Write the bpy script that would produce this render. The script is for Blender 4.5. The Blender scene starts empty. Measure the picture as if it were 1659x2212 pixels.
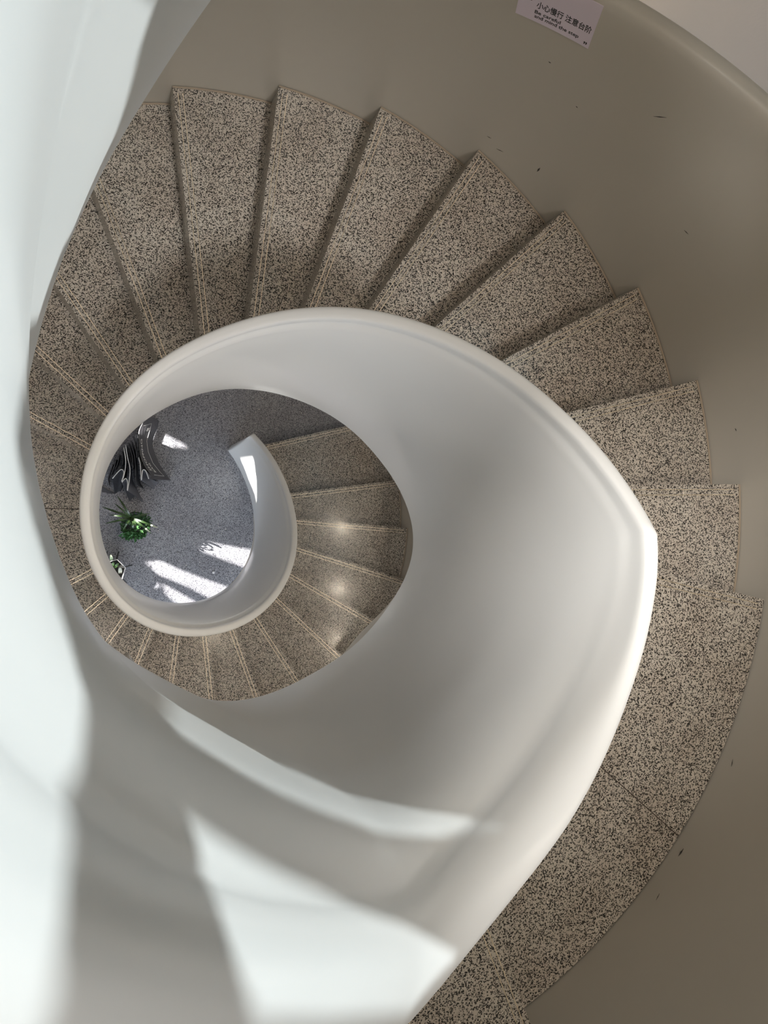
import bpy, bmesh, math, random
from mathutils import Vector, Matrix
random.seed(7)
S = bpy.context.scene
C = S.collection

# ------------------------------------------------------------------ measured layout
CAM = [-0.634744,-0.058739,2.46601,-0.008231,-0.356929,-0.039721]            # camera position, rotation vector
FPX = 1736.562              # focal length in pixels of the 1659x2212 frame
R_OUT = 1.9340         # outer radius of the treads
OFF = 0.0500            # nosing lines pass this far from the axis
TH = [-70.697,-15.342,-1.473,12.341,26.178,39.781,53.297,67.033,80.373,93.971,108.081,121.604,134.676,148.809,205.377,218.784,232.625,246.267,260.239,273.718,287.425,300.436,314.02,327.031,339.828,352.714,365.069,385.058]              # nosing angles, from the step above the top landing downwards
RO = [0.8231,0.8088,0.795,0.7823,0.7721,0.766,0.7649,0.7657,0.7693,0.7762,0.7838,0.7856,0.7732,0.7471,0.7161,0.6885,0.6698,0.6634,0.6659,0.6629,0.6564,0.6487,0.6415,0.636,0.6328,0.6314,0.6318,0.6339,0.6373,0.6417,0.6465,0.651,0.6547,0.6567,0.6573,0.6569,0.6558,0.6545,0.6541,0.6543,0.6546,0.6551,0.6557,0.6563,0.6559,0.6544,0.652,0.6492,0.6469,0.6463,0.6474,0.6491,0.6501,0.6506,0.6505,0.6502,0.6502,0.6505,0.6516,0.6537,0.6567,0.6605,0.6645,0.6683,0.6712,0.6729,0.6731,0.6726,0.6722,0.6729,0.6753,0.6794,0.6851,0.6919,0.6992,0.7064,0.7132,0.7193,0.7246,0.7291,0.7329,0.7366,0.7409,0.7466,0.7546,0.7652,0.7785,0.7942,0.8112,0.8287]              # outer radius of the inner balustrade every 7.5 degrees
ZR = [2.3175,2.2257,2.134,2.043,1.9532,1.8659,1.7815,1.6986,1.6182,1.5412,1.4669,1.393,1.3171,1.2387,1.1589,1.0788,0.9968,0.9083,0.8098,0.709,0.614,0.5288,0.4539,0.3876,0.3272,0.2693,0.2142,0.1626,0.116,0.0756,0.0408,0.0107,-0.0152,-0.0422,-0.1254,-0.2098,-0.2949,-0.3808,-0.4641,-0.5463,-0.6289,-0.712,-0.7956,-0.88,-0.9665,-1.0554,-1.1461,-1.2372,-1.327,-1.4139,-1.4969,-1.576,-1.6515,-1.723,-1.7903,-1.8532,-1.912,-1.9671,-2.0194,-2.07,-2.1202,-2.1716,-2.2253,-2.2825,-2.3438,-2.4095,-2.4799,-2.5544,-2.6326,-2.7134,-2.7964,-2.8811,-2.9671,-3.0546,-3.1435,-3.234,-3.3261,-3.4197,-3.5144,-3.6102,-3.7066,-3.8028,-3.898,-3.9913,-4.0816,-4.1684,-4.2517,-4.332,-4.4104,-4.4881]              # height of its pitch line
PR = [0.0408,0.0705,0.0842,0.0984,0.1247,0.1111,0.0438,0.05,0.0746,0.0886,0.0891,0.081,0.0643,0.0421]              # thickness of its section, upper and lower turn
G0, DG = -259.5, 7.5
UK = [-.46, -.2, .05, .3, .55, .8, .93]
EDGE = [0,0,0,0,0,0,0,0,0.0002,0.0011,0.0033,0.0066,0.0102,0.0142,0.0184,0.0211,0.0196,0.0139,0.0068,-0.0001,-0.0069,-0.0132,-0.0186,-0.022,-0.022,-0.0193,-0.016,-0.0128,-0.0089,-0.0038,0.0035,0.0117,0.017,0.0171,0.0127,0.0068,0.0024,0.0009,0.0015,0.0018,-0.0002,-0.0032,-0.0058,-0.0072,-0.0073,-0.0063,-0.0055,-0.0064,-0.0096,-0.0136,-0.0166,-0.0183,-0.0197,-0.021,-0.0224,-0.0238,-0.0252,-0.0266,-0.028,-0.0293,-0.0307,-0.0313,-0.0293,-0.0243,-0.0189,-0.0148,-0.0111,-0.0071,-0.0033,0.0001,0.0036,0.008,0.0129,0.0174,0.0212,0.0245,0.0275,0.0301,0.0318,0.0318,0.0307,0.0291,0.0282,0.028,0.028,0.028,0.028,0.028,0.028,0.028]   # drift of the lower edge
H = 0.16
FLOOR = -27 * H
KINK = -12.0

def interp(t, arr, kink=None):
    t = max(G0, min(G0 + DG * (len(arr) - 1), t)); n = len(arr); f = (t - G0) / DG; i = max(0, min(n - 2, int(math.floor(f)))); s = f - i
    a, b = arr[i], arr[i + 1]
    p0 = arr[i - 1] if i > 0 else 2 * a - b
    p3 = arr[i + 2] if i + 2 < n else 2 * b - a
    if kink is not None:
        k = int(round((kink - G0) / DG))
        if i + 1 == k: p3 = 2 * b - a
        if i == k: p0 = 2 * a - b
    return 0.5 * (2 * a + (b - p0) * s + (2 * p0 - 5 * a + 4 * b - p3) * s * s + (3 * a - p0 - 3 * b + p3) * s ** 3)

def thick(u, lo):
    t = PR[7:] if lo else PR[:7]
    u = max(UK[0], min(UK[-1], u))
    i = 0
    while i < len(UK) - 2 and u > UK[i + 1]: i += 1
    m = []
    for j in range(7):
        if j == 0: m.append((t[1] - t[0]) / (UK[1] - UK[0]))
        elif j == 6: m.append((t[6] - t[5]) / (UK[6] - UK[5]))
        else:
            h0, h1 = UK[j] - UK[j - 1], UK[j + 1] - UK[j]
            m.append(((t[j + 1] - t[j]) / h1 * h0 + (t[j] - t[j - 1]) / h0 * h1) / (h0 + h1))
    h = UK[i + 1] - UK[i]; s = (u - UK[i]) / h
    return ((2*s**3-3*s*s+1)*t[i] + (s**3-2*s*s+s)*h*m[i] + (-2*s**3+3*s*s)*t[i+1] + (s**3-s*s)*h*m[i+1])

def sec(u, th):
    w = max(0, min(1, (th + 80) / 60)); w = w * w * (3 - 2 * w)
    e = max(0, min(1, (.12 - u) / .58)); e = e * e * (3 - 2 * e)
    return (1 - w) * thick(u, False) + w * thick(u, True) - e * interp(th, EDGE)

def nosing(k):
    if k + 1 < 0: return math.radians(TH[0] - 13.6 * (-k - 1))
    return math.radians(TH[k + 1])

def pitch(t):      # height of the line through the nosings (degrees)
    K = [(TH[0] - 13.6 * 15, H * 16), (TH[0], H), (TH[0] + 13.6, 0), (TH[1], 0)]
    K += [(TH[k + 1], -H * k) for k in range(1, 13)]
    K += [(TH[13] + 13.6, -H * 13), (TH[14], -H * 13)]
    K += [(TH[k + 1], -H * k) for k in range(14, 26)] + [(TH[26] + 12.7, -H * 26), (TH[26] + 25.4, -H * 27), (TH[26] + 38, -H * 28)]
    for (a, za), (b, zb) in zip(K, K[1:]):
        if a <= t <= b: return za + (zb - za) * (t - a) / (b - a)
    return K[0][1] if t < K[0][0] else K[-1][1]

# ------------------------------------------------------------------ helpers
def rodr(w):
    w = Vector(w); return Matrix.Rotation(w.length, 3, w.normalized()) if w.length > 1e-9 else Matrix.Identity(3)
CR = rodr(CAM[3:6]) @ Matrix(((1, 0, 0), (0, -1, 0), (0, 0, -1)))      # world -> x right, y down, z forward
def at(px, py, z):        # point of the place seen at a pixel, at height z (layout measured from the photograph)
    d = CR.transposed() @ Vector(((px - 829.5) / FPX, (py - 1106) / FPX, 1))
    return Vector(CAM[:3]) + d * ((z - CAM[2]) / d.z)

def link(name, verts, faces, mat, parent=None, smooth=False, uv=None):
    me = bpy.data.meshes.new(name)
    me.from_pydata([tuple(v) for v in verts], [], faces); me.update()
    bm = bmesh.new(); bm.from_mesh(me); bmesh.ops.recalc_face_normals(bm, faces=bm.faces); bm.to_mesh(me); bm.free()
    if smooth: me.polygons.foreach_set('use_smooth', [True] * len(me.polygons))
    o = bpy.data.objects.new(name, me); C.objects.link(o)
    if mat: me.materials.append(mat)
    if parent: o.parent = parent; o.matrix_parent_inverse = parent.matrix_world.inverted()
    return o

def thing(name, label, cat, loc=(0, 0, 0), group=None):
    o = bpy.data.objects.new(name, None); C.objects.link(o); o.location = loc; o.empty_display_size = .1
    o['label'] = label; o['category'] = cat
    if group: o['group'] = group
    bpy.context.view_layer.update()
    return o
def tag(o, label, cat, group=None):
    o['label'] = label; o['category'] = cat
    if group: o['group'] = group
    return o
def struct(o, label=None):
    o['kind'] = 'structure'
    if label: o['label'] = label
    return o

class MB:
    def __init__(s): s.v = []; s.f = []
    def add(s, v, f):
        n = len(s.v); s.v += [tuple(q) for q in v]; s.f += [tuple(i + n for i in q) for q in f]
    def box(s, x0, y0, z0, x1, y1, z1):
        v = [(x, y, z) for z in (z0, z1) for y in (y0, y1) for x in (x0, x1)]
        s.add(v, [(0, 1, 3, 2), (4, 6, 7, 5), (0, 4, 5, 1), (2, 3, 7, 6), (0, 2, 6, 4), (1, 5, 7, 3)])
    def prism(s, poly, z0, z1):
        n = len(poly)
        s.add([(x, y, z0) for x, y in poly] + [(x, y, z1) for x, y in poly],
              [tuple(range(n))[::-1], tuple(range(n, 2 * n))] + [(i, (i + 1) % n, n + (i + 1) % n, n + i) for i in range(n)])
    def tube(s, pts, rad, seg=8):
        pts = [Vector(q) for q in pts]; n = len(pts)
        rr = rad if isinstance(rad, (list, tuple)) else [rad] * n
        V = []; a = None
        for i, q in enumerate(pts):
            d = (pts[min(i + 1, n - 1)] - pts[max(i - 1, 0)]).normalized()
            if a is None: a = d.orthogonal().normalized()
            a = (a - d * a.dot(d)).normalized(); b = d.cross(a)
            V += [q + (a * math.cos(2 * math.pi * k / seg) + b * math.sin(2 * math.pi * k / seg)) * rr[i] for k in range(seg)]
        F = [(i * seg + k, i * seg + (k + 1) % seg, (i + 1) * seg + (k + 1) % seg, (i + 1) * seg + k) for i in range(n - 1) for k in range(seg)]
        F += [tuple(range(seg))[::-1], tuple(range((n - 1) * seg, n * seg))]
        s.add(V, F)
    def sweep(s, rings, closed=True, caps=True):
        m = len(rings[0]); V = [q for r in rings for q in r]
        F = [(i * m + k, i * m + (k + 1) % m, (i + 1) * m + (k + 1) % m, (i + 1) * m + k)
             for i in range(len(rings) - 1) for k in range(m if closed else m - 1)]
        if caps: F += [tuple(range(m))[::-1], tuple(range((len(rings) - 1) * m, len(rings) * m))]
        s.add(V, F)
    def make(s, name, mat, parent=None, smooth=False): return link(name, s.v, s.f, mat, parent, smooth)

def autosmooth(o, deg=35):
    bm = bmesh.new(); bm.from_mesh(o.data)
    for e in bm.edges:
        e.smooth = not (len(e.link_faces) == 2 and e.calc_face_angle(0) > math.radians(deg))
    for f in bm.faces: f.smooth = True
    bm.to_mesh(o.data); bm.free()

# ------------------------------------------------------------------ materials
def mat(name, col=(.8, .8, .8), rough=.5, metal=0, coat=0, emit=None, spec=.5):
    m = bpy.data.materials.new(name); m.use_nodes = True
    b = m.node_tree.nodes['Principled BSDF']
    b.inputs['Base Color'].default_value = (*col, 1); b.inputs['Roughness'].default_value = rough
    b.inputs['Metallic'].default_value = metal; b.inputs['Coat Weight'].default_value = coat
    b.inputs['Coat Roughness'].default_value = .12; b.inputs['Specular IOR Level'].default_value = spec
    if emit:
        b.inputs['Emission Color'].default_value = (*emit[0], 1); b.inputs['Emission Strength'].default_value = emit[1]
    return m
def nd(m, t, **kw):
    n = m.node_tree.nodes.new(t)
    for k, v in kw.items(): setattr(n, k, v)
    return n
def terrazzo(name, base, base2, chip, scale, dark, rough, size=.62, warm=None):
    m = mat(name, base, rough, spec=.5); T = m.node_tree; L = T.links; b = T.nodes['Principled BSDF']
    co = nd(m, 'ShaderNodeTexCoord'); oc = co.outputs['Object']
    wn = nd(m, 'ShaderNodeTexNoise'); wn.inputs['Scale'].default_value = scale * 1.3; wn.inputs['Detail'].default_value = 1
    L.new(oc, wn.inputs['Vector'])
    sub = nd(m, 'ShaderNodeVectorMath', operation='SUBTRACT'); L.new(wn.outputs['Color'], sub.inputs[0]); sub.inputs[1].default_value = (.5, .5, .5)
    sc = nd(m, 'ShaderNodeVectorMath', operation='SCALE'); L.new(sub.outputs[0], sc.inputs[0]); sc.inputs['Scale'].default_value = .9 / scale
    ad = nd(m, 'ShaderNodeVectorMath', operation='ADD'); L.new(oc, ad.inputs[0]); L.new(sc.outputs[0], ad.inputs[1])
    vo = nd(m, 'ShaderNodeTexVoronoi', voronoi_dimensions='3D', feature='F1'); vo.inputs['Scale'].default_value = scale; vo.inputs['Randomness'].default_value = 1
    L.new(ad.outputs[0], vo.inputs['Vector'])
    sep = nd(m, 'ShaderNodeSeparateColor'); L.new(vo.outputs['Color'], sep.inputs[0])
    # each cell gets its own chip radius
    mr = nd(m, 'ShaderNodeMapRange'); L.new(sep.outputs[0], mr.inputs['Value'])
    mr.inputs['From Min'].default_value = 0; mr.inputs['From Max'].default_value = dark
    mr.inputs['To Min'].default_value = size; mr.inputs['To Max'].default_value = size * .3
    gt = nd(m, 'ShaderNodeMath', operation='LESS_THAN'); L.new(sep.outputs[0], gt.inputs[0]); gt.inputs[1].default_value = dark
    df = nd(m, 'ShaderNodeMath', operation='SUBTRACT'); L.new(mr.outputs[0], df.inputs[0]); L.new(vo.outputs['Distance'], df.inputs[1])
    ed = nd(m, 'ShaderNodeMapRange'); L.new(df.outputs[0], ed.inputs['Value']); ed.inputs['From Min'].default_value = -.03; ed.inputs['From Max'].default_value = .05
    mk = nd(m, 'ShaderNodeMath', operation='MULTIPLY'); L.new(ed.outputs[0], mk.inputs[0]); L.new(gt.outputs[0], mk.inputs[1])
    # cement body: slow warm / grey drift plus fine grain
    n2 = nd(m, 'ShaderNodeTexNoise'); n2.inputs['Scale'].default_value = 5; n2.inputs['Detail'].default_value = 3; L.new(oc, n2.inputs['Vector'])
    mx = nd(m, 'ShaderNodeMix', data_type='RGBA'); mx.inputs['A'].default_value = (*base, 1); mx.inputs['B'].default_value = (*base2, 1)
    r2 = nd(m, 'ShaderNodeMapRange'); L.new(n2.outputs[0], r2.inputs['Value']); r2.inputs['From Min'].default_value = .4; r2.inputs['From Max'].default_value = .6
    L.new(r2.outputs[0], mx.inputs['Factor'])
    fin = nd(m, 'ShaderNodeMix', data_type='RGBA'); L.new(mx.outputs['Result'], fin.inputs['A']); fin.inputs['B'].default_value = (*chip, 1)
    L.new(mk.outputs[0], fin.inputs['Factor'])
    # rare white chips
    wt = nd(m, 'ShaderNodeMath', operation='GREATER_THAN'); L.new(sep.outputs[1], wt.inputs[0]); wt.inputs[1].default_value = .996
    f2 = nd(m, 'ShaderNodeMix', data_type='RGBA'); L.new(fin.outputs['Result'], f2.inputs['A']); f2.inputs['B'].default_value = (.8, .74, .66, 1); L.new(wt.outputs[0], f2.inputs['Factor'])
    L.new(f2.outputs['Result'], b.inputs['Base Color'])
    return m
def plaster(name, col, rough, coat, bump=.02, scale=9):
    m = mat(name, col, rough, coat=coat); T = m.node_tree; L = T.links; b = T.nodes['Principled BSDF']
    co = nd(m, 'ShaderNodeTexCoord'); n = nd(m, 'ShaderNodeTexNoise'); n.inputs['Scale'].default_value = scale; n.inputs['Detail'].default_value = 2
    L.new(co.outputs['Object'], n.inputs['Vector'])
    bp = nd(m, 'ShaderNodeBump'); bp.inputs['Strength'].default_value = bump; bp.inputs['Distance'].default_value = .05
    L.new(n.outputs[0], bp.inputs['Height']); L.new(bp.outputs[0], b.inputs['Normal'])
    return m

M = {}
M['paint'] = plaster('white_gloss_paint', (.79, .795, .785), .33, .15, .015, 4)
M['outer'] = plaster('taupe_white_satin_paint', (.60, .565, .50), .45, .1, .02, 6)
M['wall'] = plaster('wall_plaster', (.56, .52, .48), .7, 0, .03, 30)
M['tread'] = terrazzo('tread_terrazzo', (.58, .535, .47), (.52, .465, .40), (.014, .012, .011), 218, .82, .22, .76)
M['floor'] = terrazzo('floor_terrazzo', (.37, .37, .395), (.33, .325, .35), (.035, .035, .045), 210, .78, .35, .70)
M['tread'].node_tree.nodes['Principled BSDF'].inputs['Coat Weight'].default_value = .25
M['brass'] = mat('brass', (.97, .86, .68), .36, .88)
M['seam'] = mat('dark_seam', (.06, .045, .035), .8)
M['edge'] = mat('edge_mortar', (.42, .35, .27), .7)
M['sign'] = mat('sign_sheet', (.86, .77, .87), .5)
M['ink'] = mat('black_ink', (.012, .012, .014), .5)
M['scuff'] = mat('scuff', (.05, .045, .04), .8)

# ------------------------------------------------------------------ staircase
stair = thing('spiral_staircase', 'white spiral staircase with speckled terrazzo steps winding down around an open well', 'staircase', (0, 0, FLOOR))

def rings_inner():
    out = []
    t = -259.0
    ts = []
    while t < 404.01: ts.append(t); t += 1.5
    ts.append(KINK); ts = sorted(set(ts)); ts = [q for q in ts if q == KINK or abs(q - KINK) > .8]
    for t in ts:
        R = interp(t, RO); z = interp(t, ZR, KINK)
        prof = [(R - sec(u, t), u) for u in [-.46 + .04 * i for i in range(34)] if u < .865]
        a = sec(.84, t); g = max(0, min(1, (t - 20) / 120)) * .0065       # a shallow groove under the rail on the lower turn
        prof = [q for q in prof if q[1] < .83]
        def mixa(f): return a * f + .0445 * (1 - f)
        bead = [(a, .84), (mixa(.86), .858), (mixa(.5) - g * .6, .876), (mixa(.18) - g, .890), (mixa(.06) - g, .897), (mixa(.02) - g * .3, .904), (.0443, .912), (.0440, .926), (.0420, .939), (.038, .946), (.028, .950), (.018, .9505)]
        soft = [(.018 + (a - .018) * math.cos(math.pi / 2 * i / 11), .84 + .1105 * math.sin(math.pi / 2 * i / 11)) for i in range(12)]   # one full round further up
        k_ = max(0, min(1, (t + 75) / 80)); k_ = k_ * k_ * (3 - 2 * k_)
        prof += [(R - (b0 * k_ + c0 * (1 - k_)), b1 * k_ + c1 * (1 - k_)) for (b0, b1), (c0, c1) in zip(bead, soft)]
        prof += [(R - .008, .9495), (R - .0025, .943), (R, .932), (R - .001, .915), (R - .008, .895), (R - .01, .86)]
        prof += [(R - .01, u) for u in (.6, .3, 0, -.2, -.44)]
        prof += [(R - .018, -.46)]
        zs_ = sum(interp(t + d, ZR) for d in range(-24, 25, 4)) / 13      # the lower edge runs smoothly past the landings
        out.append((t, [(r, max(FLOOR - .01, (zs_ + (z - zs_) * max(0, min(1, (u + .46) / 1.3))) + u)) for r, u in prof]))
    return out
mb = MB(); RI = rings_inner()
ring3 = [[Vector((r * math.cos(math.radians(t)), r * math.sin(math.radians(t)), z)) for r, z in pr] for t, pr in RI]
# rounded free end of the bottom newel
t0, last = RI[-1]
rm = sum(r for r, z in last) / len(last)
for i in range(1, 6):
    a = i / 5 * math.pi / 2
    tt = math.radians(t0) + math.sin(a) * .022 / rm
    ring3.append([Vector(((rm + (r - rm) * max(.05, math.cos(a)) ** .8) * math.cos(tt), (rm + (r - rm) * max(.05, math.cos(a)) ** .8) * math.sin(tt), z - (0.02 * (1 - math.cos(a)) if z > FLOOR + .5 else 0))) for r, z in last])
mb.sweep(ring3)
inner = mb.make('inner_balustrade', M['paint'], stair); autosmooth(inner, 50)

# outer balustrade
mb = MB(); rr = []
t = -262.0
while t <= 385:
    z = pitch(t); c, s_ = math.cos(math.radians(t)), math.sin(math.radians(t))
    Ri, Rq = R_OUT + .004, R_OUT + .10
    zz = 0.5 * z + .25 * pitch(t - 4) + .25 * pitch(t + 4)
    prof = [(Ri, -.46), (Ri, 0), (Ri, .5), (Ri, .98), (Ri + .004, 1.03), (Ri + .014, 1.058), (Ri + .03, 1.07), (Rq - .03, 1.07), (Rq - .014, 1.058), (Rq - .004, 1.03), (Rq, .98), (Rq, .3), (Rq, -.46)]
    rr.append([Vector((r * c, r * s_, max(FLOOR - .01, zz + u))) for r, u in prof]); t += 2.0
mb.sweep(rr); outer = mb.make('outer_balustrade', M['outer'], stair); autosmooth(outer, 50)

# soffit under the flights
mb = MB(); rr = []
t = -260.0
while t <= 372:
    zz = 0.5 * pitch(t) + .25 * pitch(t - 6) + .25 * pitch(t + 6)
    c, s_ = math.cos(math.radians(t)), math.sin(math.radians(t)); R = interp(t, RO) - .03
    z1 = max(FLOOR + .0, zz - .44); z2 = max(FLOOR + .02, zz - .30)
    rr.append([Vector((R * c, R * s_, z1)), Vector(((R_OUT + .05) * c, (R_OUT + .05) * s_, z1)), Vector(((R_OUT + .05) * c, (R_OUT + .05) * s_, z2)), Vector((R * c, R * s_, z2))]); t += 3.0
mb.sweep(rr); sof = mb.make('soffit', M['outer'], stair); autosmooth(sof, 40)

def nos_pt(k, r, back=0.0):
    """point on nosing line k at radius r, moved 'back' metres up-stair"""
    th = nosing(k); e = OFF - back
    if k == 26:
        a = Vector((1.52, .707)); b = Vector((.911, .575)); d = (a - b).normalized(); n = Vector((-d.y, d.x))
        # intersect with circle r
        q = b - n * back; bq = q.dot(d); t_ = -bq + math.sqrt(max(0, bq * bq - (q.length_squared - r * r)))
        return q + d * t_
    rr_ = math.sqrt(max(1e-6, r * r - e * e))
    return Vector((rr_ * math.cos(th) - e * math.sin(th), rr_ * math.sin(th) + e * math.cos(th)))
def arc(p, q, r, n):
    a = math.atan2(p.y, p.x); b = math.atan2(q.y, q.x)
    while b < a: b += 2 * math.pi
    return [Vector((r * math.cos(a + (b - a) * i / n), r * math.sin(a + (b - a) * i / n))) for i in range(n + 1)]
def rin(k): 
    return interp(math.degrees(nosing(k)) if k < 26 else TH[26] + 13, RO) - .022
def step_obj(name, k, a_front, a_back, z, ri, label=None, strips=True):
    fo, fi = a_front; bo, bi = a_back
    n = max(4, int(abs(math.degrees(math.atan2(fo.y, fo.x) - math.atan2(bo.y, bo.x)) % 360) / 3))
    po = arc(bo, fo, R_OUT, n); pi = arc(bi, fi, ri, n)
    poly = [(q.x, q.y) for q in po] + [(q.x, q.y) for q in pi[::-1]]
    m = MB(); m.prism(poly, max(z - H - .03, FLOOR - .02), z)
    o = m.make(name, M['tread'], stair)
    if label: o['label'] = label
    return o
def strip_pair(k, z, parent, ri):
    for d in (.0215, .043):
        a0, a1 = nos_pt(k, R_OUT - .03, d - .0015), nos_pt(k, ri + .01, d - .0015)
        b0, b1 = nos_pt(k, R_OUT - .03, d + .0015), nos_pt(k, ri + .01, d + .0015)
        m = MB(); m.prism([(a0.x, a0.y), (b0.x, b0.y), (b1.x, b1.y), (a1.x, a1.y)], z - .004, z + .0009)
        m.make('grip_strip', M['brass'], parent)
s1 = math.radians(math.degrees(math.atan2(-1.013 - 1.308, 1.078 + 1.411)))      # joints in the two landings
s2 = math.radians(177.6)
for k in range(-14, 27):
    z = -H * k; ri = rin(k)
    if k == 0 or k == 13:
        sa = s1 if k == 0 else s2
        b_ = (nos_pt(k - 1, R_OUT, .03), nos_pt(k - 1, ri, .03)); f_ = (nos_pt(k, R_OUT), nos_pt(k, ri))
        j = lambda r, d=0: Vector((r * math.cos(sa) - d * math.sin(sa), r * math.sin(sa) + d * math.cos(sa)))
        ri2 = min(ri, interp(math.degrees(sa) if k == 13 else math.degrees(sa), RO) - .022)
        o1 = step_obj('landing_slab', k, (j(R_OUT, -.0015), j(ri2, -.0015)), b_, z, ri2)
        o2 = step_obj('landing_slab', k, f_, (j(R_OUT, .0015), j(ri2, .0015)), z, ri2)
        m = MB(); q = [j(R_OUT, -.002), j(R_OUT, .002), j(ri2, .002), j(ri2, -.002)]
        m.prism([(v.x, v.y) for v in q], z - .03, z + .0004); m.make('joint', M['seam'], o2)
        strip_pair(k, z, o2, ri)
    else:
        b_ = (nos_pt(k - 1, R_OUT, .03), nos_pt(k - 1, ri, .03)); f_ = (nos_pt(k, R_OUT), nos_pt(k, ri))
        o = step_obj('step', k, f_, b_, z, ri)
        strip_pair(k, z, o, ri)
        m = MB(); po = arc(b_[0], f_[0], R_OUT + .001, 6); pi = arc(b_[0], f_[0], R_OUT - .007, 6)
        m.prism([(v.x, v.y) for v in po] + [(v.x, v.y) for v in pi[::-1]], z - .01, z + .003); m.make('edge_bead', M['edge'], o)

# scuffs on the outer balustrade
def onwall(px, py):
    d = CR.transposed() @ Vector(((px - 829.5) / FPX, (py - 1106) / FPX, 1)); o = Vector(CAM[:3]); r = R_OUT + .0025
    a = d.x * d.x + d.y * d.y; b = 2 * (o.x * d.x + o.y * d.y); c = o.x * o.x + o.y * o.y - r * r
    return o + d * ((-b + math.sqrt(b * b - 4 * a * c)) / (2 * a))
for x0, y0, x1, y1, w in ((1160, 371, 1167, 362, 3), (1411, 251, 1440, 254, 1.2), (1072, 321, 1087, 328, 1.2), (1052, 294, 1061, 299, 1), (1185, 133, 1190, 136, 1.2),
                          (1465, 1850, 1477, 1833, 2.2), (1588, 925, 1591, 931, 1.6), (1478, 497, 1487, 506, 1), (1244, 229, 1248, 233, 1.2), (1580, 1656, 1583, 1640, 1), (1417, 1945, 1425, 1930, .8)):
    a, b = onwall(x0, y0), onwall(x1, y1); d = (b - a).normalized(); n = Vector((a.x, a.y, 0)).normalized(); s_ = d.cross(n).normalized(); w_ = w * .0014
    m = MB(); pts = [a, a + d * (b - a).length * .5 + s_ * w_, b, a + d * (b - a).length * .5 - s_ * w_]
    m.add([q - n * .0008 for q in pts] + [q for q in pts], [(0, 1, 2, 3), (7, 6, 5, 4), (0, 4, 5, 1), (1, 5, 6, 2), (2, 6, 7, 3), (3, 7, 4, 0)])
    m.make('scuff_mark', M['scuff'], outer)

# ------------------------------------------------------------------ room
XL, XR, YB, YT, ZC = -3.1, 3.3, -3.3, 2.36, 3.6
m = MB(); m.box(XL - .2, YB - .2, FLOOR - .2, XR + .2, YT + .2, FLOOR); struct(m.make('floor', M['floor']))

# sunlight geometry: a low sun from the left through added openings of the left wall
SAZ, SEL = math.radians(-20), math.radians(29.5)
SD = Vector((math.cos(SAZ) * math.cos(SEL), math.sin(SAZ) * math.cos(SEL), -math.sin(SEL)))
def towall(px, py, z=FLOOR):
    q = at(px, py, z); q = q + SD * ((XL - q.x) / SD.x)
    return (q.y, q.z)
E2 = math.radians(13); A2 = math.radians(-3)
D2 = -Vector((math.cos(A2) * math.cos(E2), math.sin(A2) * math.cos(E2), math.sin(E2)))
def cut_through(o, c):
    md = o.modifiers.new('b', 'BOOLEAN'); md.operation = 'DIFFERENCE'; md.object = c; md.solver = 'EXACT'
    bpy.context.view_layer.update()
    me = bpy.data.meshes.new_from_object(o.evaluated_get(bpy.context.evaluated_depsgraph_get()))
    o.modifiers.clear(); o.data = me; bpy.data.objects.remove(c)
def wall_with_openings(name, xin, xout, holes, d):
    """upright wall with added openings shaped to the lit patches (outlines in y, z on its inner face), their reveals splayed along the light direction"""
    m = MB(); m.box(min(xin, xout), YB, FLOOR, max(xin, xout), YT, ZC); o = m.make(name, M['wall'])
    for h in holes:
        k = MB(); n = len(h); ks = [((xin - (xout - xin) * .3) - xin) / d.x, ((xout + (xout - xin) * .3) - xin) / d.x]
        k.add([Vector((xin, y, z)) + d * q for q in ks for y, z in h], [tuple(range(n)), tuple(range(n, 2 * n))[::-1]] + [(i, n + i, n + (i + 1) % n, (i + 1) % n) for i in range(n)])
        cut_through(o, k.make('cut', None))
    return struct(o)
HOLES_L = [[[0.9852, -2.3298], [0.996, -2.287], [1.0452, -2.0495], [1.0418, -2.0026], [0.8622, -2.0069], [0.8803, -2.0652], [0.9139, -2.3046], [0.9551, -2.2992], [0.9643, -2.3258]], [[0.681, -2.5599], [0.7283, -2.4963], [0.6936, -2.3766], [0.6701, -2.1743], [0.6457, -2.0474], [0.4868, -2.0512], [0.5098, -2.201], [0.5854, -2.3791], [0.612, -2.5098]], [[0.6218, -2.5955], [0.6044, -2.5402], [0.5717, -2.5151], [0.5753, -2.5837]], [[0.5497, -2.5672], [0.5324, -2.503], [0.4878, -2.517], [0.5046, -2.5597]], [[0.5448, -2.4853], [0.499, -2.3922], [0.4594, -2.3153], [0.3924, -2.2944], [0.3771, -2.384], [0.4615, -2.4698]], [[1.7554, -2.5224], [1.7982, -2.4826], [1.7569, -2.3474], [1.7166, -2.3639], [1.7266, -2.3924], [1.6411, -2.4601], [1.5745, -2.5093], [1.5174, -2.5751], [1.7077, -2.5707]], [[1.7577, -1.8468], [1.7496, -1.4353], [1.6554, -1.514], [1.5199, -1.5225], [1.4104, -1.4259], [1.2617, -1.3846], [1.1459, -1.3817], [1.0751, -1.4288], [1.1324, -1.6769], [1.2635, -1.5623], [1.3957, -1.6007], [1.5071, -1.6704], [1.618, -1.8036]]]  # added openings, outlined so the sun falls in the floor and newel patches
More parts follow.
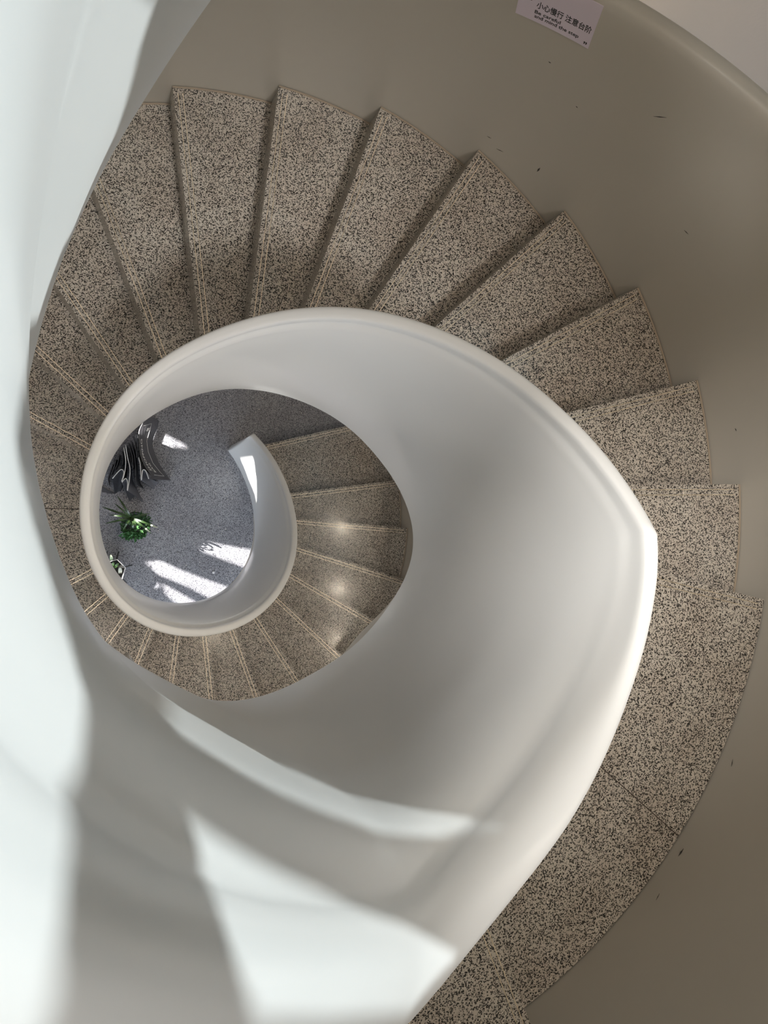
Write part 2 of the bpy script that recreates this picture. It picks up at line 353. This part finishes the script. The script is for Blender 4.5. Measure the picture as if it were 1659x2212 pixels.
HOLES_R = [[[-0.4362, 3.0778], [-0.4107, 3.0791], [-0.3913, 3.0688], [-0.3811, 3.0515], [-0.3675, 3.0139], [-0.345, 2.9915], [-0.3161, 2.9903], [-0.2782, 3.0055], [-0.255, 3.0242], [-0.2325, 3.0431], [-0.2118, 3.0248], [-0.1774, 2.9254], [-0.0384, 2.4237], [0.0017, 2.4198], [0.0463, 2.4117], [0.1006, 2.3305], [0.185, 2.3869], [0.1816, 2.5788], [0.1926, 2.6393], [-0.0315, 3.0952], [-0.125, 3.2444], [-0.17, 3.1949], [-0.2429, 3.1634], [-0.2928, 3.1639], [-0.3406, 3.172], [-0.3763, 3.2029], [-0.524, 3.1971], [-0.4962, 3.0978]], [[-0.425, 2.9136], [-0.4628, 2.8659], [-0.4962, 2.821], [-0.5356, 2.7644], [-0.581, 2.702], [-0.6631, 2.5692], [-0.7719, 2.4155], [-0.7073, 2.6319], [-0.57, 2.8653], [-0.5209, 2.9434], [-0.4982, 2.9544], [-0.4801, 2.9573], [-0.4676, 2.9542], [-0.4591, 2.9469], [-0.4538, 2.9312], [-0.4467, 2.9182], [-0.4345, 2.9167]], [[-0.4743, 2.3125], [-0.4817, 2.3823], [-0.487, 2.469], [-0.5235, 2.4679], [-0.5872, 2.3359], [-0.6508, 2.2075], [-0.6781, 2.1792], [-0.723, 2.1024], [-0.7281, 2.1371], [-0.7017, 2.2279], [-0.5934, 2.483], [-0.526, 2.6191], [-0.4822, 2.6949], [-0.4487, 2.7421], [-0.4189, 2.7864], [-0.3898, 2.8375]]]  # added openings, outlined to the bright patches on the near balustrade
wall_with_openings('wall_left', XL, XL - .12, HOLES_L, SD)
wall_with_openings('wall_right', XR, XR + .12, HOLES_R, D2)
m = MB()                 # wall with a wide ground-floor window, added to let in cool fill light
WX0, WX1, WZ0, WZ1 = -2.6, 2.6, FLOOR + .3, FLOOR + 2.1
m.box(XL - .12, YB - .12, FLOOR, WX0, YB, ZC); m.box(WX1, YB - .12, FLOOR, XR + .12, YB, ZC)
m.box(WX0, YB - .12, FLOOR, WX1, YB, WZ0); m.box(WX0, YB - .12, WZ1, WX1, YB, ZC)
struct(m.make('wall_front', M['wall']))
m = MB()
for x in (WX0 + .03, -.87, .87, WX1 - .03): m.box(x - .03, YB - .1, WZ0, x + .03, YB - .04, WZ1)
for z in (WZ0 + .03, WZ1 - .03): m.box(WX0, YB - .1, z - .03, WX1, YB - .04, z + .03)
struct(m.make('added_window_1', M['ink']))  # frame of the added window
m = MB(); m.box(XL - .2, YT, FLOOR, XR + .2, YT + .2, ZC); struct(m.make('wall_back', M['wall']))
# ceiling with two round openings, added to aim the fill lamps above
def round_hole(x, y, r): return [(x + r * math.cos(2 * math.pi * i / 40), y + r * math.sin(2 * math.pi * i / 40)) for i in range(40)]
FILL_OPENINGS = [round_hole(-1.42, .5, .42), round_hole(.45, -1.3, .38)]
m = MB(); m.box(XL - .2, YB - .2, ZC, XR + .2, YT + .2, ZC + .06); ceil = m.make('ceiling', M['wall'])
for h in FILL_OPENINGS:
    k = MB(); k.prism(h, ZC - .1, ZC + .2); cut_through(ceil, k.make('cut', None))
struct(ceil)

def lamp(kind, name, loc, energy, col, direction=None, **kw):
    l = bpy.data.lights.new(name, kind); l.energy = energy; l.color = col
    for k_, v in kw.items(): setattr(l, k_, v)
    o = bpy.data.objects.new(name, l); C.objects.link(o); o.location = loc
    if direction is not None: o.rotation_euler = Vector(direction).to_track_quat('-Z', 'Y').to_euler()
    return o
w = bpy.data.worlds.new('world'); S.world = w; w.use_nodes = True
w.node_tree.nodes['Background'].inputs[0].default_value = (.75, .87, 1, 1); w.node_tree.nodes['Background'].inputs[1].default_value = .6
lamp('AREA', 'overhead_fill', (-3.0, .7, 6.2), 600, (1, .97, .93), (3.6, -.7, -5.8), shape='DISK', size=1.0)  # added fill lamp, aimed through a ceiling opening at the inner wall
lamp('AREA', 'window_fill', (0, YB - .3, (WZ0 + WZ1) / 2), 230, (.78, .88, 1), (0, 1, 0), shape='RECTANGLE', size=5, size_y=1.7)  # added cool fill for the floor and lower well, outside the made-up window
# added warm fill lamps just under the ceiling, brightening treads and rail
for a_ in (-50, -10, 30, 70, 110, 150):
    q = math.radians(a_); lamp('AREA', 'warm_fill', (1.05 * math.cos(q), 1.05 * math.sin(q), ZC - .02), 1.7, (1, .82, .62), (0, 0, -1), shape='DISK', size=.14, spread=math.radians(85))
for a_, r_ in ((-62, 1.35), (-35, 1.6)):  # more added fill, brightening the top landing
    q = math.radians(a_); lamp('AREA', 'warm_fill', (r_ * math.cos(q), r_ * math.sin(q), ZC - .02), 2.4, (1, .87, .7), (0, 0, -1), shape='DISK', size=.14, spread=math.radians(100))
# small warm lamps above the lower turn
for x_, y_, z_, e_ in ((2.36, -.22, -.6, 15), (2.2, -.95, -.55, 16), (2.08, -1.55, -.5, 16), (.51, -1.19, -.46, 4)):
    lamp('POINT', 'stair_lamp', (x_, y_, z_), e_, (1, .86, .68), shadow_soft_size=.05)
for a_ in (-125, -165, 165):  # added warm fill under the upper flight, for the lower steps
    q = math.radians(a_); lamp('AREA', 'warm_fill', (1.4 * math.cos(q), 1.4 * math.sin(q), pitch(a_ if a_ < 0 else a_ - 360) - .52), 4, (1, .93, .84), (0, 0, -1), shape='DISK', size=.09, spread=math.radians(140))
lamp('AREA', 'cool_fill', (XR - .05, .2, 2.7), 12, (.33, .76, 1), (-1, 0, -.15), shape='RECTANGLE', size=4, size_y=1.4)  # added cool fill for the near balustrade; no window stands here
lamp('AREA', 'overhead_fill', (.6, -2.6, 6.2), 230, (1, .98, .97), (-.4, 3.2, -6.4), shape='DISK', size=.9)  # second added overhead fill, brightening the far inner wall of the well
# low sun through the added openings of the left wall
lamp('SUN', 'sun', (-8, 3, 4), 26, (1, .97, .92), SD, angle=.009)
# daylight patches from an added second sun through openings made for it
lamp('SUN', 'second_sun', (8, 0, 6), 3.1, (.90, .985, 1), D2, angle=.0055)
# warm lamps
lamp('POINT', 'wall_lamp', (1.6, 2.2, -.42), 4.5, (1, .76, .52), shadow_soft_size=.05)


# ------------------------------------------------------------------ sign
SG0 = (math.radians(62.75), -.053); SG_A = (math.radians(54.55) - SG0[0], .041 + .053); SG_B = (math.radians(56.54) - math.radians(54.55), .214 - .041)
def sg(a, b, d):
    th = SG0[0] + SG_A[0] * a + SG_B[0] * b; z = SG0[1] + SG_A[1] * a + SG_B[1] * b; r = R_OUT + .0035 - d
    return Vector((r * math.cos(th), r * math.sin(th), z))
sign = thing('caution_sign', 'pale lilac paper caution sign with black lettering stuck on the outer stair wall', 'sign', tuple(sg(.5, .5, 0)))
mb = MB(); n = 12
for d in (0.0, .0022):
    mb.v += [tuple(sg(i / n, j, d)) for j in (0, 1) for i in range(n + 1)]
K = n + 1
for i in range(n):
    mb.f += [(i, i + 1, K + i + 1, K + i), (2*K + i, 3*K + i, 3*K + i + 1, 2*K + i + 1), (i, 2*K + i, 2*K + i + 1, i + 1), (K + i, K + i + 1, 3*K + i + 1, 3*K + i)]
mb.f += [(0, K, 3*K, 2*K), (n, 2*K + n, 3*K + n, K + n)]
mb.make('sign_sheet', M['sign'], sign)
SW, SH = .293, .186
def lettering(txt, a0, b0, a1, b1, capb, bold=0, name='lettering'):
    c = bpy.data.curves.new('txt', 'FONT'); c.body = txt; c.size = 1; c.offset = bold; c.resolution_u = 3
    o = bpy.data.objects.new('txt', c); C.objects.link(o); bpy.context.view_layer.update()
    me = bpy.data.meshes.new_from_object(o.evaluated_get(bpy.context.evaluated_depsgraph_get()))
    bpy.data.objects.remove(o); bpy.data.curves.remove(c)
    xs = [v.co.x for v in me.vertices]; ys = [v.co.y for v in me.vertices]
    x0, x1 = min(xs), max(xs); y0, y1 = capb
    bm = bmesh.new(); bm.from_mesh(me); bm.normal_update()
    for f in bm.faces:
        if f.normal.z < 0: f.normal_flip()
    ex = bmesh.ops.extrude_face_region(bm, geom=list(bm.faces))
    ev = [g for g in ex['geom'] if isinstance(g, bmesh.types.BMVert)]
    for v in ev: v.co.z += 1
    for v in bm.verts:
        fx = (v.co.x - x0) / (x1 - x0); fy = (v.co.y - y0[0]) / (y0[1] - y0[0])
        a = a0 + (a1 - a0) * fx; b = b0 + (b1 - b0) * fx + y1 * fy
        v.co = sg(a, b, .0023 + .0004 * v.co.z)
    bm.to_mesh(me); bm.free(); me.materials.clear(); me.materials.append(M['ink'])
    o = bpy.data.objects.new(name, me); C.objects.link(o); o.parent = sign; o.matrix_parent_inverse = sign.matrix_world.inverted()
lettering('小心慢行 注意台阶', .235, .320, .965, .325, ((-.08, .84), .155), .012)
lettering('Be careful', .232, .190, .575, .200, ((0, .72), .078), .012)
lettering('and mind the step', .24, .093, .838, .112, ((0, .72), .078), .012)
lettering('”', .92, .062, .965, .062, ((.44, .72), .058), .02)
lettering('“', .19, .51, .235, .51, ((.44, .72), .058), .02)
m = MB()
for (a0, b0, a1, b1) in ((.105, .43, .165, .442), (.105, .588, .165, .6), (.105, .43, .112, .6), (.158, .43, .165, .6)):
    q = [(a0, b0), (a1, b0), (a1, b1), (a0, b1)]
    m.add([sg(a, b, .0024) for a, b in q] + [sg(a, b, .0028) for a, b in q], [(0, 1, 2, 3), (4, 5, 6, 7), (0, 1, 5, 4), (1, 2, 6, 5), (2, 3, 7, 6), (3, 0, 4, 7)])
m.make('icon_frame', M['ink'], sign)
# ------------------------------------------------------------------ bags bunched on the ground floor
M['cloth'] = plaster('charcoal_cloth', (.03, .03, .035), .8, 0, .1, 60)
M['cloth2'] = plaster('grey_cloth', (.085, .083, .093), .75, 0, .1, 60)
M['trim'] = mat('white_trim', (.82, .80, .78), .7)
def cr(pts, n=4):
    out = []
    for i in range(len(pts) - 1):
        a, b = pts[i], pts[i + 1]; p0 = pts[i - 1] if i else a; p3 = pts[i + 2] if i + 2 < len(pts) else b
        for k in range(n):
            s = k / n
            out.append(tuple(.5 * (2 * b0 + (c0 - a0) * s + (2 * a0 - 5 * b0 + 4 * c0 - d0) * s * s + (3 * b0 - a0 - 3 * c0 + d0) * s ** 3) for a0, b0, c0, d0 in zip(p0, a, b, p3)))
    return out + [tuple(pts[-1])]
def px(p, z, ox=210, oy=890, sc=9.76): return at(ox + p[0] / sc, oy + p[1] / sc, z)
def sheet(rows, name, m_, parent, th=.005):
    """cloth panel through rows of points (each row one height), with thickness"""
    n = len(rows[0]); V = []; 
    P = [[Vector(q) for q in r] for r in rows]
    for sgn in (-1, 1):
        for i, r in enumerate(P):
            for j, q in enumerate(r):
                du = r[min(j + 1, n - 1)] - r[max(j - 1, 0)]; dv = P[min(i + 1, len(P) - 1)][j] - P[max(i - 1, 0)][j]
                N_ = du.cross(dv); N_ = N_.normalized() if N_.length > 1e-9 else Vector((1, 0, 0))
                V.append(q + N_ * th * .5 * sgn)
    k = len(P) * n; F = []
    for i in range(len(P) - 1):
        for j in range(n - 1):
            a = i * n + j; F += [(a, a + 1, a + n + 1, a + n), (k + a, k + a + n, k + a + n + 1, k + a + 1)]
    for j in range(n - 1):
        a = (len(P) - 1) * n + j; F += [(j, k + j, k + j + 1, j + 1), (a, a + 1, k + a + 1, k + a)]
    for i in range(len(P) - 1):
        a = i * n; b = i * n + n - 1; F += [(a, a + n, k + a + n, k + a), (b, k + b, k + b + n, b + n)]
    o = link(name, V, F, m_, parent); autosmooth(o, 50); return o
ZT, ZB = FLOOR + .2, FLOOR + .006
BAGS = [
 ([(872,960),(890,1030),(905,1100),(930,1440),(950,1250),(985,1215),(1030,1255),(1085,1410)], [(885,985),(905,1060),(940,1200),(1165,1600),(1215,1560),(1250,1525),(1280,1495),(1292,1475)], 'cloth2',
  'dark grey cloth bag with a white edged open mouth, next to the curved lettered bag'),
 ([(715,600),(735,720),(780,900),(800,1100),(810,1400),(815,1530)], [(745,640),(770,760),(820,930),(850,1120),(890,1450),(985,1620)], 'cloth', None),
 ([(600,690),(640,960),(690,1180),(680,1400),(635,1660),(640,1480),(600,1400),(520,1480)], [(630,720),(670,980),(720,1210),(760,1480),(970,1890),(830,1770),(750,1800),(690,1880)], 'cloth2',
  'dark grey cloth bag whose white edged tip points towards the spiky potted plant'),
 ([(560,750),(600,1000),(590,1200),(560,1350),(515,1460),(560,1290),(530,1215),(460,1240),(320,1400)], [(575,770),(618,1010),(620,1220),(600,1420),(500,1660),(470,1665),(440,1680),(400,1700),(370,1730)], 'cloth', None),
 ([(470,900),(430,1080),(375,1200)], [(490,920),(455,1100),(400,1220)], 'cloth', None),
 ([(400,1000),(360,1150),(300,1300)], [(425,1010),(385,1165),(325,1315)], 'cloth', None),
 ([(330,1100),(285,1230),(230,1400),(255,1540)], [(345,1115),(300,1250),(250,1430),(280,1580)], 'cloth', None),
 ([(655,650),(700,800),(745,960),(755,1180)], [(680,660),(725,810),(775,970),(790,1200)], 'cloth', None),
 ([(520,830),(545,980),(535,1110)], [(538,840),(565,990),(560,1120)], 'cloth', None),
 ([(760,520),(795,650),(822,800),(832,960)], [(772,520),(808,655),(840,810),(852,970)], 'cloth', None),
 ([(810,440),(835,560),(850,700),(858,820)], [(822,445),(848,565),(865,705),(872,830)], 'cloth', None),
]
for top, bot, mm, lab in BAGS:
    T_, B_ = cr(top), cr(bot)
    rows = []
    for i in range(5):
        s_ = i / 4; z = ZT + (ZB - ZT) * s_
        rows.append([px((a[0] + (b[0] - a[0]) * s_ ** 1.6, a[1] + (b[1] - a[1]) * s_ ** 1.6), z) for a, b in zip(T_, B_)])
    c0 = sum((Vector(q) for q in rows[-1]), Vector()) / len(rows[-1])
    t = thing('cloth_bag', lab or 'charcoal cloth bag standing folded among the bunched bags on the speckled floor', 'bag', (c0.x, c0.y, FLOOR), 'bunched cloth bags')
    sheet(rows, 'panel', M[mm], t)
    m = MB(); m.tube(rows[0], .0034 if lab or len(top) == 9 else .002, 6); m.make('white_edge' if lab else 'edge', M['trim'] if lab or len(top) == 9 else M['cloth2'], t, True)
# the lettered bag at the right of the bunch
Lf = cr([(1000,160),(890,380),(880,560),(900,800),(930,950),(1000,1130),(1110,1290),(1150,1420)])
Md = cr([(1180,110),(1150,300),(1050,520),(1055,720),(1110,960),(1240,1170),(1390,1330),(1540,1440)])
Rt = cr([(1290,180),(1270,330),(1190,520),(1160,700),(1215,880),(1300,1080),(1430,1290),(1555,1445)])
rows = [[px(q, FLOOR + .10) for i, q in enumerate(Lf)], [px(((a[0] + b[0]) / 2, (a[1] + b[1]) / 2), FLOOR + .085) for a, b in zip(Lf, Md)],
        [px(q, FLOOR + .065) for q in Md], [px(((a[0] + b[0]) / 2, (a[1] + b[1]) / 2), FLOOR + .03) for a, b in zip(Md, Rt)], [px(q, FLOOR + .006) for q in Rt]]
c0 = sum((Vector(q) for q in rows[-1]), Vector()) / len(rows[-1])
lb = thing('cloth_bag', 'curved dark grey cloth bag with white lettering and outline at the right of the bunch', 'bag', (c0.x, c0.y, FLOOR), 'bunched cloth bags')
sheet(rows, 'panel', M['cloth2'], lb, .006)
m = MB(); m.tube(rows[0], .002, 6); m.make('white_edge', M['trim'], lb, True)
def onbag(s, t, d=.0):        # s along, t across (0 left edge, 1 middle row)
    n = len(Lf) - 1; f = max(0, min(n - 1e-6, s * n)); i = int(f); u = f - i
    r0 = [Vector(a).lerp(Vector(b), u) for a, b in ((rows[k][i], rows[k][i + 1]) for k in range(3))]
    t2 = t * 2; q = r0[0].lerp(r0[1], t2) if t2 < 1 else r0[1].lerp(r0[2], t2 - 1)
    k = 0 if t2 < 1 else 1
    N_ = (Vector(rows[k][i + 1]) - Vector(rows[k][i])).cross(Vector(rows[k + 1][i]) - Vector(rows[k][i])).normalized()
    if N_.z < 0: N_ = -N_
    return q + N_ * (.0036 + d)
def bag_text(txt, s0, s1, t0, t1):
    c = bpy.data.curves.new('txt', 'FONT'); c.body = txt; c.size = 1; c.resolution_u = 2; 
    o = bpy.data.objects.new('txt', c); C.objects.link(o); bpy.context.view_layer.update()
    me = bpy.data.meshes.new_from_object(o.evaluated_get(bpy.context.evaluated_depsgraph_get()))
    bpy.data.objects.remove(o); bpy.data.curves.remove(c)
    x0 = min(v.co.x for v in me.vertices); x1 = max(v.co.x for v in me.vertices)
    bm = bmesh.new(); bm.from_mesh(me)
    ex = bmesh.ops.extrude_face_region(bm, geom=list(bm.faces))
    for v in [g for g in ex['geom'] if isinstance(g, bmesh.types.BMVert)]: v.co.z += 1
    for v in bm.verts:
        fx = (v.co.x - x0) / (x1 - x0); fy = v.co.y / .72
        v.co = onbag(s0 + (s1 - s0) * fx, t0 + (t1 - t0) * fy, v.co.z * .001)
    bmesh.ops.recalc_face_normals(bm, faces=bm.faces); bm.to_mesh(me); bm.free(); me.materials.clear(); me.materials.append(M['trim'])
    o = bpy.data.objects.new('lettering', me); C.objects.link(o); o.parent = lb; o.matrix_parent_inverse = lb.matrix_world.inverted()
bag_text('SHOPPING', .80, .30, .36, .16)
bag_text('BAG', .82, .66, .60, .46)
bag_text('GO', .20, .155, .84, .66)
m = MB(); m.tube([onbag(.10, .25), onbag(.10, .9), onbag(.2, .97), onbag(.35, .97), onbag(.5, .97), onbag(.65, .97), onbag(.8, .97), onbag(.885, .95), onbag(.885, .25)], .0014, 5); m.make('outline', M['trim'], lb)
# a flat sheet of the same cloth on the floor
t = link('cloth_sheet', [px(q, FLOOR + .001) for q in ((100, 1560), (370, 1730), (100, 1690))] + [px(q, FLOOR + .006) for q in ((100, 1560), (370, 1730), (100, 1690))], [(0, 1, 2), (5, 4, 3), (0, 3, 4, 1), (1, 4, 5, 2), (2, 5, 3, 0)], M['cloth2'])
tag(t, 'flat grey cloth corner lying on the floor behind the bunched bags', 'cloth')

# ------------------------------------------------------------------ spiky potted plant
M['leaf'] = mat('dark_leaf', (.035, .07, .02), .38, coat=.2)
M['leaf_pale'] = mat('pale_leaf_tip', (.42, .45, .30), .5)
M['bush'] = mat('bright_leaf', (.035, .11, .025), .55)
M['bush2'] = mat('fresh_leaf', (.06, .20, .06), .55)
M['pot'] = mat('dark_pot', (.03, .03, .03), .5)
M['stem'] = mat('brown_stem', (.09, .06, .04), .8)
def p2(p, z): return px(p, z, 210, 1060, 11.06)
base = p2((880, 830), FLOOR)
plant = thing('potted_plant', 'spiky long-leaved green plant in a bushy pot on the speckled floor', 'plant', tuple(base))
zc = FLOOR + .30; cen = p2((800, 640), zc)
def blade(a, mid, b, w, parent, name, m_, drop=0):
    P = [a, a.lerp(mid, .5), mid, mid.lerp(b, .5), b]; P[1] = a.lerp(mid, .55) + Vector((0, 0, .012)); P[3] = mid.lerp(b, .5) + Vector((0, 0, .008))
    P = [Vector(q) for q in cr([tuple(q) for q in P], 3)]; V = []; n = len(P)
    for i, q in enumerate(P):
        d = (P[min(i + 1, n - 1)] - P[max(i - 1, 0)]).normalized(); s_ = d.cross(Vector((0, 0, 1))).normalized(); up = s_.cross(d)
        f = i / (n - 1); ww = w * (.55 + 1.1 * f - 1.62 * f ** 2.2) + .0006
        V += [q - s_ * ww + up * ww * .35, q - up * .0015, q + s_ * ww + up * ww * .35, q + up * .0012]
    F = []
    for i in range(n - 1):
        for k in range(4): F.append((i*4 + k, i*4 + (k + 1) % 4, i*4 + 4 + (k + 1) % 4, i*4 + 4 + k))
    F += [(3, 2, 1, 0), tuple(range(4 * n - 4, 4 * n))]
    o = link(name, V, F, m_, parent); autosmooth(o, 70); return o
for tip, w, zt in (((110, 385), .010, .02), ((285, 575), .009, .04), ((190, 785), .010, 0), ((405, 300), .008, .05), ((470, 110), .010, .03), ((1280, 535), .009, .04), ((1440, 885), .009, .0), ((1265, 995), .009, -.02), ((600, 955), .008, -.06), ((1010, 985), .008, -.08), ((880, 1050), .009, -.1)):
    b = p2(tip, zc + zt); mid = cen.lerp(b, .5) + Vector((0, 0, .06))
    lf = blade(cen, mid, b, w, plant, 'leaf', M['leaf'])
    if tip in ((1440, 885), (1265, 995)): 
        a_ = cen.lerp(b, .72) + Vector((0, 0, .04)); blade(a_, a_.lerp(b, .5) + Vector((0, 0, .01)), b + Vector((0, 0, .004)), w * .8, lf, 'leaf_tip', M['leaf_pale'])
pb = Vector((base.x, base.y, FLOOR))
m = MB(); m.tube([pb + Vector((0, 0, .13)), pb.lerp(cen, .5) + Vector((0, 0, .08)), cen], [.012, .010, .009], 8); m.make('stem', M['stem'], plant, True)
m = MB()
prof = [(.0, 0), (.075, 0), (.085, .02), (.10, .15), (.108, .16), (.108, .175), (.096, .175), (.09, .15), (0, .15)]
m.sweep([[pb + Vector((r * math.cos(a * math.pi / 12), r * math.sin(a * math.pi / 12), z)) for r, z in prof[1:-1]] for a in range(25)], closed=False, caps=False)
m.add([pb + Vector((.09 * math.cos(a * math.pi / 12), .09 * math.sin(a * math.pi / 12), .15)) for a in range(24)], [tuple(range(24))]); m.make('pot', M['pot'], plant, True)
for nm, cnt, mm, cx, cy, rx, ry in (('foliage', 230, 'bush', 930, 830, 330, 270), ('fresh_foliage', 90, 'bush2', 830, 1060, 230, 110)):
    m = MB()
    for i in range(cnt):
        a = random.random() * 2 * math.pi; r = math.sqrt(random.random())
        z = FLOOR + .19 + .10 * (1 - r) + random.random() * .05
        q = p2((cx + rx * r * math.cos(a), cy + ry * r * math.sin(a)), z)
        d = Vector((q.x - pb.x + random.gauss(0, .05), q.y - pb.y + random.gauss(0, .05), random.gauss(.03, .04))).normalized()
        s_ = d.cross(Vector((0, 0, 1))).normalized(); L_ = random.uniform(.022, .045); w = random.uniform(.004, .009); up = Vector((0, 0, .002))
        m.add([q, q + d * L_ * .5 + s_ * w + up * 2, q + d * L_, q + d * L_ * .5 - s_ * w + up * 2, q + d * L_ * .5 - up], [(0, 1, 4), (1, 2, 4), (2, 3, 4), (3, 0, 4), (0, 3, 2, 1)])
    m.make(nm, M[mm], plant)

# ------------------------------------------------------------------ hexagonal planter
def p3(p, z): return px(p, z, 220, 1170, 20.74)
zr_ = FLOOR + .15
hc = p3((530, 1302), zr_); v0 = p3((690, 785), zr_) - hc; R_ = v0.length; a0 = math.atan2(v0.y, v0.x)
hexp = thing('hexagonal_planter', 'black hexagonal planter with a white rim and pale leaves, half hidden by the inner balustrade', 'planter', (hc.x, hc.y, FLOOR))
def hx(r, z): return [Vector((hc.x + r * math.cos(a0 + i * math.pi / 3), hc.y + r * math.sin(a0 + i * math.pi / 3), z)) for i in range(6)]
M['rimw'] = mat('white_rim', (.8, .78, .78), .4)
m = MB(); m.sweep([hx(R_ * .80, FLOOR + .03), hx(R_ * .98, zr_ - .004), hx(R_ * .93, zr_ - .004), hx(R_ * .9, zr_ - .05)]); m.make('planter_body', M['pot'], hexp)
m = MB(); ro, ri_, r2, r3 = hx(R_, zr_ + .004), hx(R_ * .93, zr_ + .004), hx(R_, zr_ - .006), hx(R_ * .93, zr_ - .006)
m.v = [tuple(q) for q in ro + ri_ + r2 + r3]
for i in range(6):
    j = (i + 1) % 6; m.f += [(i, j, 6 + j, 6 + i), (12 + i, 18 + i, 18 + j, 12 + j), (i, 12 + i, 12 + j, j), (6 + i, 6 + j, 18 + j, 18 + i)]
m.make('rim', M['rimw'], hexp)
for i in range(6):
    a = a0 + i * math.pi / 3; d = Vector((math.cos(a), math.sin(a), 0)); c_ = Vector((hc.x, hc.y, 0))
    m = MB(); m.tube([c_ + d * R_ * .75 + Vector((0, 0, FLOOR + .06)), c_ + d * R_ * 1.0 + Vector((0, 0, FLOOR + .05)), c_ + d * (R_ + .055) + Vector((0, 0, FLOOR + .012))], .006, 6); m.make('foot', M['pot'], hexp)
for (x0, y0, x1, y1, w, mm, nm) in ((640, 1180, 860, 1400, .016, 'rimw', 'pale_leaf'), (820, 1420, 800, 1100, .018, 'pale', 'pale_leaf'), (430, 850, 400, 590, .014, 'pale2', 'pale_leaf'), (560, 1150, 760, 960, .014, 'leaf', 'dark_leaf'), (420, 1100, 560, 900, .014, 'leaf', 'dark_leaf'), (300, 900, 180, 640, .012, 'bush', 'dark_leaf')):
    if mm == 'pale': M.setdefault('pale', mat('grey_green_leaf', (.42, .42, .33), .6))
    if mm == 'pale2': M.setdefault('pale2', mat('light_green_leaf', (.45, .55, .33), .6))
    if mm == 'rimw': continue
    a_ = p3((x0, y0), zr_ - .03); b = p3((x1, y1), zr_ + .03)
    blade(a_, a_.lerp(b, .55) + Vector((0, 0, .02)), b, w, hexp, nm, M[mm])

# small square of white paper on the floor
q = at(461, 1237, FLOOR); a_ = .6; m = MB()
m.prism([(q.x + .013 * math.cos(a_ + i * math.pi / 2), q.y + .013 * math.sin(a_ + i * math.pi / 2)) for i in range(4)], FLOOR + .0005, FLOOR + .004)
tag(m.make('paper_scrap', M['rimw']), 'tiny white paper scrap on the speckled floor between the two sunlit bands', 'paper')

# ------------------------------------------------------------------ camera
cd = bpy.data.cameras.new('camera'); cam = bpy.data.objects.new('camera', cd); C.objects.link(cam)
cd.sensor_width = 36; cd.lens = 36 * FPX / 2212; cd.clip_start = .01
rb = (Matrix(((1, 0, 0), (0, -1, 0), (0, 0, -1))) @ CR).transposed()
cam.matrix_world = Matrix.Translation(Vector(CAM[:3])) @ rb.to_4x4()
S.camera = cam
vs = S.view_settings; vs.view_transform = 'Standard'; vs.look = 'None'; vs.gamma = 1; vs.exposure = 0; vs.use_curve_mapping = False
